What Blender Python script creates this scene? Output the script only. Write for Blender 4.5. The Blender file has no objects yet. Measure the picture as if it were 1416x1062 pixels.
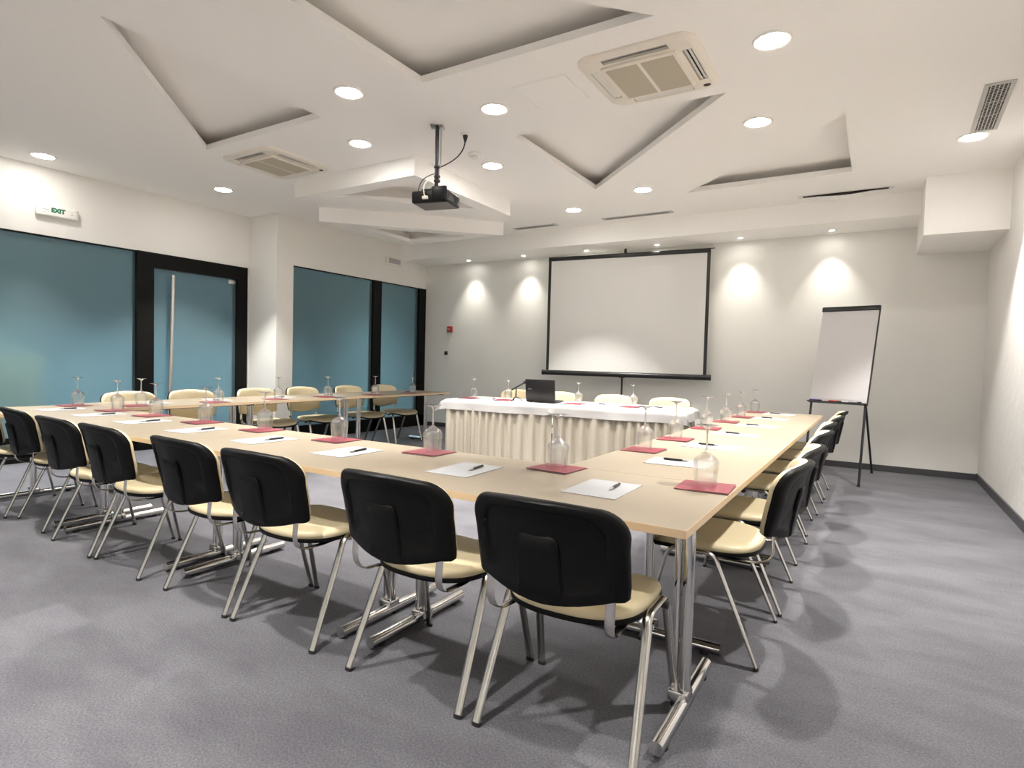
import bpy, bmesh, math, random
from mathutils import Vector, Matrix
from mathutils.geometry import delaunay_2d_cdt
PI = math.pi
SC = bpy.context.scene
COL = SC.collection
random.seed(7)

# ------------------------------------------------------------------ camera, world, exposure
def set_camera():
    cam = bpy.data.cameras.new('camera')
    o = bpy.data.objects.new('camera', cam)
    COL.objects.link(o)
    yaw, pitch, roll, f = 0.5501, -0.0377, 0.0259, 817.38
    fw = Vector((-math.sin(yaw) * math.cos(pitch), math.cos(yaw) * math.cos(pitch), math.sin(pitch)))
    r = Vector((math.cos(yaw), math.sin(yaw), 0))
    u = r.cross(fw)
    r2 = r * math.cos(roll) + u * math.sin(roll)
    u2 = -r * math.sin(roll) + u * math.cos(roll)
    m = Matrix((r2, u2, -fw)).transposed().to_4x4()
    m.translation = Vector((0.4424, -1.7016, 1.2137))
    o.matrix_world = m
    cam.sensor_width = 36.0
    cam.lens = 36.0 * f / 1416.0
    cam.clip_start = 0.02
    cam.clip_end = 60
    SC.camera = o
set_camera()
w = bpy.data.worlds.new('world')
SC.world = w
w.use_nodes = True
w.node_tree.nodes['Background'].inputs[0].default_value = (0.5, 0.55, 0.6, 1)
w.node_tree.nodes['Background'].inputs[1].default_value = 0.3
SC.view_settings.view_transform = 'Standard'
SC.view_settings.look = 'None'
SC.view_settings.exposure = 1.5
SC.view_settings.gamma = 1.0
SC.view_settings.use_curve_mapping = False
SC.cycles.max_bounces = 16
SC.cycles.diffuse_bounces = 8
SC.cycles.glossy_bounces = 6
SC.cycles.transparent_max_bounces = 40
SC.cycles.sample_clamp_indirect = 6.0
SC.cycles.caustics_reflective = False
SC.cycles.caustics_refractive = True
SC.cycles.blur_glossy = 1.0
SPOT_W = 165.0      # watts of a ceiling downlight's beam
WIDE_L = 36.0      # radiance of a downlight's opal diffuser
WASH_W = 20.0       # watts of a wall-washing soffit spot
LAMP_COL = (1.0, 0.965, 0.915)

# ------------------------------------------------------------------ materials
def mat(name, col, rough=0.5, metal=0.0, spec=0.5, coat=0.0, bump=None, vary=None, sheen=0.0):
    m = bpy.data.materials.new(name)
    m.use_nodes = True
    nt = m.node_tree
    b = nt.nodes['Principled BSDF']
    b.inputs['Base Color'].default_value = (*col, 1)
    b.inputs['Roughness'].default_value = rough
    b.inputs['Metallic'].default_value = metal
    b.inputs['Specular IOR Level'].default_value = spec
    b.inputs['Coat Weight'].default_value = coat
    b.inputs['Sheen Weight'].default_value = sheen
    tc = nt.nodes.new('ShaderNodeTexCoord')
    if bump:
        scale, strength, dist = bump
        n = nt.nodes.new('ShaderNodeTexNoise')
        n.inputs['Scale'].default_value = scale
        n.inputs['Detail'].default_value = 4
        nt.links.new(tc.outputs['Object'], n.inputs['Vector'])
        bp = nt.nodes.new('ShaderNodeBump')
        bp.inputs['Strength'].default_value = strength
        bp.inputs['Distance'].default_value = dist
        nt.links.new(n.outputs['Fac'], bp.inputs['Height'])
        nt.links.new(bp.outputs['Normal'], b.inputs['Normal'])
    if vary:
        scale, c2, stretch = vary
        mp = nt.nodes.new('ShaderNodeMapping')
        mp.inputs['Scale'].default_value = stretch
        nt.links.new(tc.outputs['Object'], mp.inputs['Vector'])
        n = nt.nodes.new('ShaderNodeTexNoise')
        n.inputs['Scale'].default_value = scale
        n.inputs['Detail'].default_value = 5
        nt.links.new(mp.outputs['Vector'], n.inputs['Vector'])
        mx = nt.nodes.new('ShaderNodeMix')
        mx.data_type = 'RGBA'
        mx.inputs[6].default_value = (*col, 1)
        mx.inputs[7].default_value = (*c2, 1)
        nt.links.new(n.outputs['Fac'], mx.inputs[0])
        nt.links.new(mx.outputs[2], b.inputs['Base Color'])
    return m

def mat_emit(name, col, strength):
    m = bpy.data.materials.new(name)
    m.use_nodes = True
    nt = m.node_tree
    b = nt.nodes['Principled BSDF']
    b.inputs['Base Color'].default_value = (0.9, 0.9, 0.9, 1)
    b.inputs['Emission Color'].default_value = (*col, 1)
    b.inputs['Emission Strength'].default_value = strength
    return m

def mat_carpet():
    m = bpy.data.materials.new('grey_carpet')
    m.use_nodes = True
    nt = m.node_tree
    b = nt.nodes['Principled BSDF']
    b.inputs['Roughness'].default_value = 0.95
    b.inputs['Specular IOR Level'].default_value = 0.15
    b.inputs['Sheen Weight'].default_value = 0.15
    tc = nt.nodes.new('ShaderNodeTexCoord')
    def noise(scale, detail, stretch=(1, 1, 1), rough=0.6):
        mp = nt.nodes.new('ShaderNodeMapping')
        mp.inputs['Scale'].default_value = stretch
        mp.inputs['Rotation'].default_value = (0, 0, 0.6)
        nt.links.new(tc.outputs['Object'], mp.inputs['Vector'])
        n = nt.nodes.new('ShaderNodeTexNoise')
        n.inputs['Scale'].default_value = scale
        n.inputs['Detail'].default_value = detail
        n.inputs['Roughness'].default_value = rough
        nt.links.new(mp.outputs['Vector'], n.inputs['Vector'])
        return n
    def mix(fac, a, c):
        mx = nt.nodes.new('ShaderNodeMix')
        mx.data_type = 'RGBA'
        nt.links.new(fac, mx.inputs[0])
        if isinstance(a, tuple): mx.inputs[6].default_value = (*a, 1)
        else: nt.links.new(a, mx.inputs[6])
        if isinstance(c, tuple): mx.inputs[7].default_value = (*c, 1)
        else: nt.links.new(c, mx.inputs[7])
        return mx.outputs[2]
    def ramp(src, lo, hi):
        r = nt.nodes.new('ShaderNodeMapRange')
        r.inputs[1].default_value = lo
        r.inputs[2].default_value = hi
        nt.links.new(src, r.inputs[0])
        return r.outputs[0]
    big = ramp(noise(1.6, 6, (1, 2.2, 1)).outputs['Fac'], 0.38, 0.62)
    fine = ramp(noise(120, 4, rough=0.9).outputs['Fac'], 0.40, 0.60)
    c1 = mix(fine, (0.052, 0.051, 0.060), (0.112, 0.110, 0.124))
    c2 = mix(fine, (0.078, 0.077, 0.087), (0.152, 0.150, 0.165))
    nt.links.new(mix(big, c1, c2), b.inputs['Base Color'])
    bp = nt.nodes.new('ShaderNodeBump')
    bp.inputs['Strength'].default_value = 0.5
    bp.inputs['Distance'].default_value = 0.004
    nt.links.new(noise(240, 2).outputs['Fac'], bp.inputs['Height'])
    nt.links.new(bp.outputs['Normal'], b.inputs['Normal'])
    return m

def mat_glass(name, clear, shine):
    """drinking glass: part straight-through, part refracting, part plain reflection"""
    m = bpy.data.materials.new(name)
    m.use_nodes = True
    nt = m.node_tree
    nt.nodes.remove(nt.nodes['Principled BSDF'])
    out = nt.nodes['Material Output']
    tr = nt.nodes.new('ShaderNodeBsdfTransparent')
    tr.inputs[0].default_value = (0.99, 0.995, 0.995, 1)
    gl = nt.nodes.new('ShaderNodeBsdfGlass')
    gl.inputs['Color'].default_value = (1, 1, 1, 1)
    gl.inputs['Roughness'].default_value = 0.0
    gl.inputs['IOR'].default_value = 1.5
    rf = nt.nodes.new('ShaderNodeBsdfGlossy')
    rf.inputs['Roughness'].default_value = 0.12
    mx = nt.nodes.new('ShaderNodeMixShader')
    mx.inputs[0].default_value = 1.0 - clear
    nt.links.new(tr.outputs[0], mx.inputs[1])
    nt.links.new(gl.outputs[0], mx.inputs[2])
    m2 = nt.nodes.new('ShaderNodeMixShader')
    m2.inputs[0].default_value = shine
    nt.links.new(mx.outputs[0], m2.inputs[1])
    nt.links.new(rf.outputs[0], m2.inputs[2])
    nt.links.new(m2.outputs[0], out.inputs[0])
    return m

def mat_frosted():
    m = bpy.data.materials.new('frosted_blue_glass')
    m.use_nodes = True
    nt = m.node_tree
    b = nt.nodes['Principled BSDF']
    b.inputs['Base Color'].default_value = (0.120, 0.178, 0.195, 1)
    b.inputs['Roughness'].default_value = 0.30
    b.inputs['Specular IOR Level'].default_value = 0.6
    out = nt.nodes['Material Output']
    t = nt.nodes.new('ShaderNodeBsdfRefraction')
    t.inputs['Color'].default_value = (0.53, 0.72, 0.78, 1)
    t.inputs['Roughness'].default_value = 0.55
    t.inputs['IOR'].default_value = 1.12
    mx = nt.nodes.new('ShaderNodeMixShader')
    mx.inputs[0].default_value = 0.5
    nt.links.new(b.outputs[0], mx.inputs[1])
    nt.links.new(t.outputs[0], mx.inputs[2])
    nt.links.new(mx.outputs[0], out.inputs[0])
    return m

M = dict(
    carpet=mat_carpet(), glass=mat_glass('bowl_glass', 0.72, 0.035), glass_solid=mat_glass('stem_glass', 0.4, 0.38), glass_foot=mat_glass('foot_glass', 0.4, 0.62), frosted=mat_frosted(),
    wall=mat('wall_paint', (0.80, 0.787, 0.75), 0.8, bump=(60, 0.08, 0.002)),
    plaster=mat('rough_plaster', (0.80, 0.785, 0.755), 0.8, bump=(9, 0.35, 0.02)),
    ceiling=mat('ceiling_paint', (0.93, 0.912, 0.885), 0.85),
    skirting=mat('dark_skirting', (0.06, 0.06, 0.065), 0.45),
    black_frame=mat('black_wood_frame', (0.004, 0.004, 0.0035), 0.5, spec=0.15),
    beech=mat('beech_laminate', (0.325, 0.272, 0.200), 0.36, vary=(5, (0.295, 0.242, 0.172), (3, 26, 3))),
    edge=mat('beech_edge_band', (0.58, 0.43, 0.27), 0.4),
    chrome=mat('chrome', (0.72, 0.71, 0.70), 0.13, 1.0),
    satin=mat('satin_chrome', (0.62, 0.60, 0.57), 0.2, 1.0),
    steel=mat('brushed_steel', (0.62, 0.60, 0.57), 0.3, 1.0),
    plastic=mat('black_plastic', (0.0035, 0.0035, 0.0035), 0.45, spec=0.16, bump=(300, 0.15, 0.001)),
    rubber=mat('black_rubber', (0.012, 0.012, 0.012), 0.6),
    blackmetal=mat('black_metal', (0.012, 0.012, 0.012), 0.35),
    darkmetal=mat('dark_metal', (0.03, 0.03, 0.03), 0.4, 0.5),
    cream=mat('cream_leatherette', (0.68, 0.585, 0.385), 0.42, spec=0.4, bump=(220, 0.12, 0.001)),
    paper=mat('white_paper', (0.405, 0.409, 0.422), 0.7),
    red=mat('red_card', (0.230, 0.027, 0.045), 0.45, vary=(18, (0.194, 0.023, 0.036), (1, 1, 1))),
    cloth=mat('white_tablecloth', (0.528, 0.515, 0.502), 0.85, sheen=0.2, bump=(500, 0.2, 0.0008)),
    skirt=mat('cream_skirt_fabric', (0.448, 0.400, 0.324), 0.75, sheen=0.2),
    white_plastic=mat('white_plastic', (0.80, 0.78, 0.73), 0.4),
    beige_plastic=mat('beige_plastic', (0.80, 0.745, 0.66), 0.5),
    grille=mat('beige_filter_grille', (0.50, 0.45, 0.35), 0.7, bump=(350, 0.6, 0.003)),
    dark=mat('dark_void', (0.02, 0.018, 0.016), 0.8),
    vent=mat('vent_aluminium', (0.52, 0.51, 0.49), 0.4, 0.3),
    slot=mat('slot_grey', (0.20, 0.19, 0.18), 0.6),
    screen=mat('screen_fabric', (0.70, 0.69, 0.665), 0.9),
    board=mat('flip_paper', (0.56, 0.545, 0.555), 0.55),
    alarm=mat('alarm_red', (0.42, 0.03, 0.02), 0.35),
    green=mat('sign_green', (0.01, 0.16, 0.09), 0.5),
    grey=mat('mark_grey', (0.35, 0.36, 0.34), 0.5),
    laptop=mat('laptop_black', (0.012, 0.011, 0.011), 0.32, spec=0.5),
    silver=mat('silver_print', (0.45, 0.45, 0.45), 0.3, 0.6),
    blue=mat('marker_blue', (0.03, 0.03, 0.25), 0.4),
    markred=mat('marker_red', (0.5, 0.02, 0.03), 0.4),
    lens=mat('lens_glass', (0.02, 0.02, 0.03), 0.05),
    projector=mat('projector_shell', (0.006, 0.006, 0.006), 0.4, spec=0.25),
    diffuser=mat_emit('lit_diffuser', LAMP_COL, WIDE_L),
    spotlens=mat_emit('lit_spot_lens', (1.0, 0.96, 0.88), 40.0),
    corridor=mat('corridor_wall', (0.55, 0.58, 0.58), 0.8),
    corridor_block=mat('corridor_block_beige', (0.80, 0.60, 0.42), 0.7),
)

# ------------------------------------------------------------------ mesh helpers
def link(name, me, m=None, parent=None, smooth=40):
    o = bpy.data.objects.new(name, me)
    COL.objects.link(o)
    if m is not None and not me.materials:
        me.materials.append(m)
    if parent is not None:
        o.parent = parent
    if smooth:
        me.polygons.foreach_set('use_smooth', [True] * len(me.polygons))
        me.set_sharp_from_angle(angle=math.radians(smooth))
    return o

class MB:
    """collects shapes and links them as ONE mesh object"""
    def __init__(self):
        self.bm = bmesh.new()
    def box(self, lo, hi, bevel=0.0, seg=2, mtx=None):
        b = bmesh.new()
        bmesh.ops.create_cube(b, size=1.0)
        s = [hi[i] - lo[i] for i in range(3)]
        c = [(hi[i] + lo[i]) / 2 for i in range(3)]
        for v in b.verts:
            v.co = Vector((v.co.x * s[0] + c[0], v.co.y * s[1] + c[1], v.co.z * s[2] + c[2]))
        if bevel:
            bmesh.ops.bevel(b, geom=list(b.edges), offset=bevel, segments=seg, profile=0.5, affect='EDGES')
        self.join(b, mtx)
        return self
    def join(self, b, mtx=None):
        if mtx is not None:
            bmesh.ops.transform(b, matrix=mtx, verts=list(b.verts))
        me = bpy.data.meshes.new('tmp')
        b.to_mesh(me)
        b.free()
        self.bm.from_mesh(me)
        bpy.data.meshes.remove(me)
    def raw(self, verts, faces):
        vs = [self.bm.verts.new(v) for v in verts]
        for f in faces:
            try:
                self.bm.faces.new([vs[i] for i in f])
            except ValueError:
                pass
        return self
    def sweep(self, pts, ra, rb=None, ref=(1, 0, 0), n=10, cap=True):
        """tube with an oval section; ra lies along ref"""
        rb = ra if rb is None else rb
        pts = [Vector(p) for p in pts]
        ref = Vector(ref)
        verts, faces = [], []
        for i, p in enumerate(pts):
            t = (pts[min(i + 1, len(pts) - 1)] - pts[max(i - 1, 0)]).normalized()
            a = ref - t * ref.dot(t)
            if a.length < 1e-4:
                a = t.orthogonal()
            a.normalize()
            b = t.cross(a)
            for k in range(n):
                ang = 2 * PI * k / n
                verts.append(p + a * (ra * math.cos(ang)) + b * (rb * math.sin(ang)))
        for i in range(len(pts) - 1):
            for k in range(n):
                faces.append((i * n + k, i * n + (k + 1) % n, (i + 1) * n + (k + 1) % n, (i + 1) * n + k))
        if cap:
            faces.append(tuple(range(n))[::-1])
            faces.append(tuple((len(pts) - 1) * n + k for k in range(n)))
        return self.raw(verts, faces)
    def lathe(self, prof, n=24, mtx=None):
        """profile of (radius, z) turned about Z"""
        b = bmesh.new()
        rows = []
        for r, z in prof:
            if r < 1e-6:
                rows.append([b.verts.new((0, 0, z))])
            else:
                rows.append([b.verts.new((r * math.cos(2 * PI * k / n), r * math.sin(2 * PI * k / n), z)) for k in range(n)])
        for i in range(len(rows) - 1):
            A, B = rows[i], rows[i + 1]
            for k in range(n):
                if len(A) == 1 and len(B) == 1:
                    continue
                if len(A) == 1:
                    b.faces.new((A[0], B[k], B[(k + 1) % n]))
                elif len(B) == 1:
                    b.faces.new((A[k], A[(k + 1) % n], B[0]))
                else:
                    b.faces.new((A[k], A[(k + 1) % n], B[(k + 1) % n], B[k]))
        self.join(b, mtx)
        return self
    def prism(self, poly, z0, z1):
        n = len(poly)
        v = [(x, y, z0) for x, y in poly] + [(x, y, z1) for x, y in poly]
        f = [tuple(range(n))[::-1], tuple(range(n, 2 * n))] + [(i, (i + 1) % n, n + (i + 1) % n, n + i) for i in range(n)]
        return self.raw(v, f)
    def mesh(self, name, recalc=True):
        if recalc:
            bmesh.ops.recalc_face_normals(self.bm, faces=list(self.bm.faces))
        me = bpy.data.meshes.new(name)
        self.bm.to_mesh(me)
        self.bm.free()
        return me
    def build(self, name, m, parent=None, smooth=40, recalc=True):
        return link(name, self.mesh(name, recalc), m, parent, smooth)

def arc(p0, p1, p2, n=6):
    """quadratic bend from p0 to p2 about p1"""
    p0, p1, p2 = Vector(p0), Vector(p1), Vector(p2)
    return [p0.lerp(p1, t).lerp(p1.lerp(p2, t), t) for t in [i / n for i in range(n + 1)]]

def thing(name, label, cat, loc=(0, 0, 0), rz=0.0, group=None):
    o = bpy.data.objects.new(name, None)
    o.empty_display_size = 0.1
    COL.objects.link(o)
    o.location = loc
    o.rotation_euler = (0, 0, rz)
    return tag(o, label, cat, group)
def tag(o, label=None, cat=None, group=None, kind=None):
    if label: o['label'] = label
    if cat: o['category'] = cat
    if group: o['group'] = group
    if kind: o['kind'] = kind
    return o
def to_mesh_object(o, m):
    """lettering as plain mesh"""
    me = bpy.data.meshes.new_from_object(o)
    me.name = o.name
    cu, name = o.data, o.name
    bpy.data.objects.remove(o)
    bpy.data.curves.remove(cu)
    return link(name, me, m, None, 0)
def structure(o):
    o['kind'] = 'structure'
    return o
def dup(root, label, loc, rz=0.0, group=None):
    def cp(o, parent):
        c = o.copy()
        COL.objects.link(c)
        if parent is not None:
            c.parent = parent
        for ch in list(o.children):
            cp(ch, c)
        return c
    r = cp(root, None)
    r.location = loc
    r.rotation_euler = (0, 0, rz)
    r['label'] = label
    if group: r['group'] = group
    return r
class Kind:
    """the first placing moves the built thing itself, later ones copy it"""
    def __init__(self, proto):
        self.proto, self.used = proto, False
    def put(self, label, loc, rz=0.0, group=None):
        if self.used:
            return dup(self.proto, label, loc, rz, group)
        self.used = True
        self.proto.location = loc
        self.proto.rotation_euler = (0, 0, rz)
        self.proto['label'] = label
        if group: self.proto['group'] = group
        return self.proto
ORD = ['first', 'second', 'third', 'fourth', 'fifth', 'sixth', 'seventh', 'eighth']

# ------------------------------------------------------------------ room measures
XR, YB, YF = 1.48, 6.766, -4.3
XL1, XL2, YP = -7.27, -6.66, 3.586      # recessed left wall, projecting left wall, face of the pier between them
H = 3.18
ZSOF, YSOF = 2.92, 6.10                 # soffit above the screen wall
BX, BY, BZ = 0.80, 5.60, 2.60           # boxed-in duct in the corner

def build_shell():
    structure(MB().box((-9.6, YF - 0.2, -0.1), (XR + 0.2, YB + 0.2, 0)).build('floor', M['carpet'], smooth=0))
    structure(MB().box((-9.6, YB, 0), (XR + 0.2, YB + 0.15, H + 0.5)).build('wall_back', M['wall'], smooth=0))
    structure(MB().box((XR, YF, 0), (XR + 0.15, YB, H + 0.5)).build('wall_right', M['plaster'], smooth=0))
    structure(MB().box((-9.6, YF - 0.15, 0), (XR + 0.2, YF, H + 0.5)).build('wall_front', M['wall'], smooth=0))
    wl = MB()
    wl.box((XL1 - 0.14, YF, 2.45), (XL1, YP, H + 0.5))
    wl.box((XL1 - 0.14, 3.54, 0), (XL1, YP, 2.45))
    wl.box((XL1 - 0.14, YP, 0), (XL2, 3.86, H + 0.5))
    wl.box((XL2 - 0.14, 3.86, 2.50), (XL2, YB, H + 0.5))
    structure(wl.build('wall_left', M['wall'], smooth=0))
    # glazed fronts of the left wall
    def window(name, x, y0, y1, z0, z1, posts, sill):
        fr = MB()
        fr.box((x - 0.09, y0, 0), (x + 0.012, y1, sill))
        fr.box((x - 0.09, y0, z1 - 0.012), (x + 0.004, y1, z1))
        for a, b in posts:
            fr.box((x - 0.09, a, 0), (x + 0.012, b, z1))
        f = structure(fr.build(name, M['black_frame'], smooth=0))
        return f
    f1 = window('window_1', XL1, YF, 2.06, 0, 2.45, [], 0.27)
    MB().box((XL1 - 0.05, YF, 0.25), (XL1 - 0.03, 2.06, 2.44)).build('pane', M['frosted'], f1, 0)
    f2 = window('window_2', XL2, 3.86, YB, 0, 2.50, [(5.43, 5.62), (6.575, YB - 0.005)], 0.20)
    MB().box((XL2 - 0.05, 3.86, 0.18), (XL2 - 0.03, 5.45, 2.49)).build('pane', M['frosted'], f2, 0)
    MB().box((XL2 - 0.05, 5.60, 0.18), (XL2 - 0.03, 6.60, 2.49)).build('pane', M['frosted'], f2, 0)
    d = MB()
    d.box((XL1 - 0.10, 2.06, 0), (XL1 + 0.03, 2.255, 2.45))
    d.box((XL1 - 0.10, 3.385, 0), (XL1 + 0.03, 3.54, 2.45))
    d.box((XL1 - 0.10, 2.255, 2.265), (XL1 + 0.03, 3.385, 2.45))
    d = structure(d.build('door_1', M['black_frame'], smooth=0))
    leaf = MB().box((XL1 - 0.03, 2.26, 0.01), (XL1 - 0.015, 3.38, 2.26)).build('door_leaf', M['frosted'], d, 0)
    pull = MB()
    pull.sweep([(XL1 + 0.055, 2.475 - 0.035 * t - 0.02 * t * t, 2.20 - 2.0 * t) for t in [i / 10 for i in range(11)]], 0.024, n=16)
    for t in (0.12, 0.86):
        y, z = 2.475 - 0.035 * t - 0.02 * t * t, 2.20 - 2.0 * t
        pull.sweep([(XL1 - 0.02, y, z), (XL1 + 0.05, y, z)], 0.011, ref=(0, 1, 0), n=8)
    pull.build('door_handle', M['steel'], leaf)
    MB().box((XL1 - 0.015, 3.26, 2.20), (XL1 + 0.004, 3.375, 2.245), 0.003).build('pivot_hinge', M['steel'], leaf)
    # corridor behind the frosted glass
    c = MB()
    c.box((-9.6, YF, 0), (-9.45, YB, H + 0.5))
    structure(c.build('wall_corridor', M['corridor'], smooth=0))
    s = MB()  # beige block added behind the pane to give it a warm blur
    s.box((-9.44, -1.2, 0.0), (-8.7, 1.62, 1.15))
    structure(s.build('wall_corridor_added_block', M['corridor_block'], smooth=0))
    # skirting boards
    structure(MB().box((XL2 + 0.01, YB - 0.015, 0), (XR, YB, 0.075), 0.003).build('baseboard_back', M['skirting'], smooth=0))
    structure(MB().box((XR - 0.015, YF, 0), (XR, YB - 0.015, 0.085), 0.003).build('baseboard_right', M['skirting'], smooth=0))

def tri_offset(tri, d):
    """offset a triangle outwards by d"""
    cx = sum(p[0] for p in tri) / 3
    cy = sum(p[1] for p in tri) / 3
    lines = []
    for i in range(3):
        a, b = tri[i], tri[(i + 1) % 3]
        ex, ey = b[0] - a[0], b[1] - a[1]
        l = math.hypot(ex, ey)
        nx, ny = ey / l, -ex / l
        if nx * (a[0] - cx) + ny * (a[1] - cy) < 0:
            nx, ny = -nx, -ny
        lines.append((nx, ny, nx * a[0] + ny * a[1] + d))
    out = []
    for i in range(3):
        a1, b1, c1 = lines[i - 1]
        a2, b2, c2 = lines[i]
        det = a1 * b2 - a2 * b1
        out.append(((c1 * b2 - c2 * b1) / det, (a1 * c2 - a2 * c1) / det))
    return out

def in_tri(p, t):
    s = []
    for i in range(3):
        a, b = t[i], t[(i + 1) % 3]
        s.append((b[0] - a[0]) * (p[1] - a[1]) - (b[1] - a[1]) * (p[0] - a[0]))
    return all(x >= -1e-9 for x in s) or all(x <= 1e-9 for x in s)

COVES = [
    [(-3.52, 1.66), (-5.15, 1.66), (-3.52, 0.03)],
    [(-2.40, 1.59), (-0.70, 1.59), (-2.40, -0.11)],
    [(-2.33, 2.75), (-0.55, 2.75), (-2.33, 4.52)],
    [(0.165, 5.09), (-1.46, 5.09), (0.165, 3.54)],
]
DROPS = [
    ([(-3.44, 2.72), (-5.20, 2.72), (-3.44, 4.48)], 0.19),
    ([(-5.88, 5.40), (-5.88, 3.64), (-4.12, 5.40)], 0.20),
]
def build_ceiling():
    b = MB()
    def plane_with_holes(outline, holes, z):
        vs, es = [], []
        for loop in [outline] + holes:
            s = len(vs)
            vs += [Vector(p) for p in loop]
            es += [(s + i, s + (i + 1) % len(loop)) for i in range(len(loop))]
        V, E_, F, *_ = delaunay_2d_cdt(vs, es, [], 1, 1e-5)
        faces = []
        for f in F:
            c = [sum(V[i][k] for i in f) / len(f) for k in (0, 1)]
            if not any(in_tri(c, h) for h in holes):
                faces.append(tuple(f))
        b.raw([(v[0], v[1], z) for v in V], faces)
    def wall_ring(loop, z0, z1):
        n = len(loop)
        b.raw([(x, y, z0) for x, y in loop] + [(x, y, z1) for x, y in loop],
              [(i, (i + 1) % n, n + (i + 1) % n, n + i) for i in range(n)])
    def ledge(inner, outer, z):
        n = len(inner)
        b.raw([(x, y, z) for x, y in inner] + [(x, y, z) for x, y in outer],
              [(i, (i + 1) % n, n + (i + 1) % n, n + i) for i in range(n)])
    plane_with_holes([(-9.6, YF), (XR, YF), (XR, YSOF), (-9.6, YSOF)], COVES, H)
    for t in COVES:
        wall_ring(t, H, H + 0.052)
        o = tri_offset(t, 0.32)
        ledge(t, o, H + 0.052)
        wall_ring(o, H + 0.052, H + 0.145)
        b.raw([(x, y, H + 0.145) for x, y in o], [(0, 1, 2)])
    for t, mg in DROPS:
        z = H - 0.185
        hole = tri_offset(t, -mg)
        wall_ring(t, z, H)
        ledge(hole, t, z)
        wall_ring(hole, z, z + 0.05)
        o = tri_offset(hole, 0.165)
        ledge(hole, o, z + 0.05)
        wall_ring(o, z + 0.05, H - 0.002)
    # soffit above the screen and the boxed duct in the corner
    b.raw([(-9.6, YSOF, H), (BX, YSOF, H), (BX, YSOF, ZSOF), (-9.6, YSOF, ZSOF), (-9.6, YB, ZSOF), (BX, YB, ZSOF)],
          [(0, 1, 2, 3), (3, 2, 5, 4)])
    b.box((BX, BY, BZ), (XR, YB, H + 0.02))
    o = b.build('ceiling', M['ceiling'], smooth=0, recalc=False)
    structure(o)
    cap = MB().box((-9.6, YF - 0.2, H + 0.42), (XR + 0.2, YB + 0.2, H + 0.5)).build('ceiling_slab', M['ceiling'], smooth=0)
    structure(cap)

# ------------------------------------------------------------------ lamps
def spot(name, parent, loc, rot, watts, size, blend, radius, col=LAMP_COL):
    l = bpy.data.lights.new(name, 'SPOT')
    l.energy = watts
    l.color = col
    l.spot_size = math.radians(size)
    l.spot_blend = blend
    l.shadow_soft_size = radius
    o = bpy.data.objects.new(name, l)
    COL.objects.link(o)
    o.parent = parent
    o.location = loc
    o.rotation_euler = rot
    return o
def make_downlight():
    t = thing('ceiling_downlight', 'x', 'ceiling light')
    MB().lathe([(0.086, -0.002), (0.090, -0.008), (0.104, -0.010), (0.112, -0.005), (0.114, 0.0)], 36).build('trim_ring', M['white_plastic'], t)
    MB().lathe([(0, -0.0125), (0.070, -0.012), (0.083, -0.009), (0.087, -0.003)], 36).build('diffuser', M['diffuser'], t)
    spot('beam', t, (0, 0, -0.025), (0, 0, 0), SPOT_W, 82, 0.4, 0.055)
    return t
def make_wallspot():
    t = thing('soffit_spotlight', 'x', 'spotlight')
    MB().lathe([(0.030, -0.001), (0.034, -0.006), (0.044, -0.006), (0.048, 0.0)], 24).build('trim_ring', M['satin'], t)
    MB().lathe([(0, -0.003), (0.030, -0.003)], 24).build('lamp_lens', M['spotlens'], t)
    spot('beam', t, (0, 0, -0.015), (math.radians(6), 0, 0), WASH_W, 72, 1.0, 0.02, (1.0, 0.96, 0.86))
    return t
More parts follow.
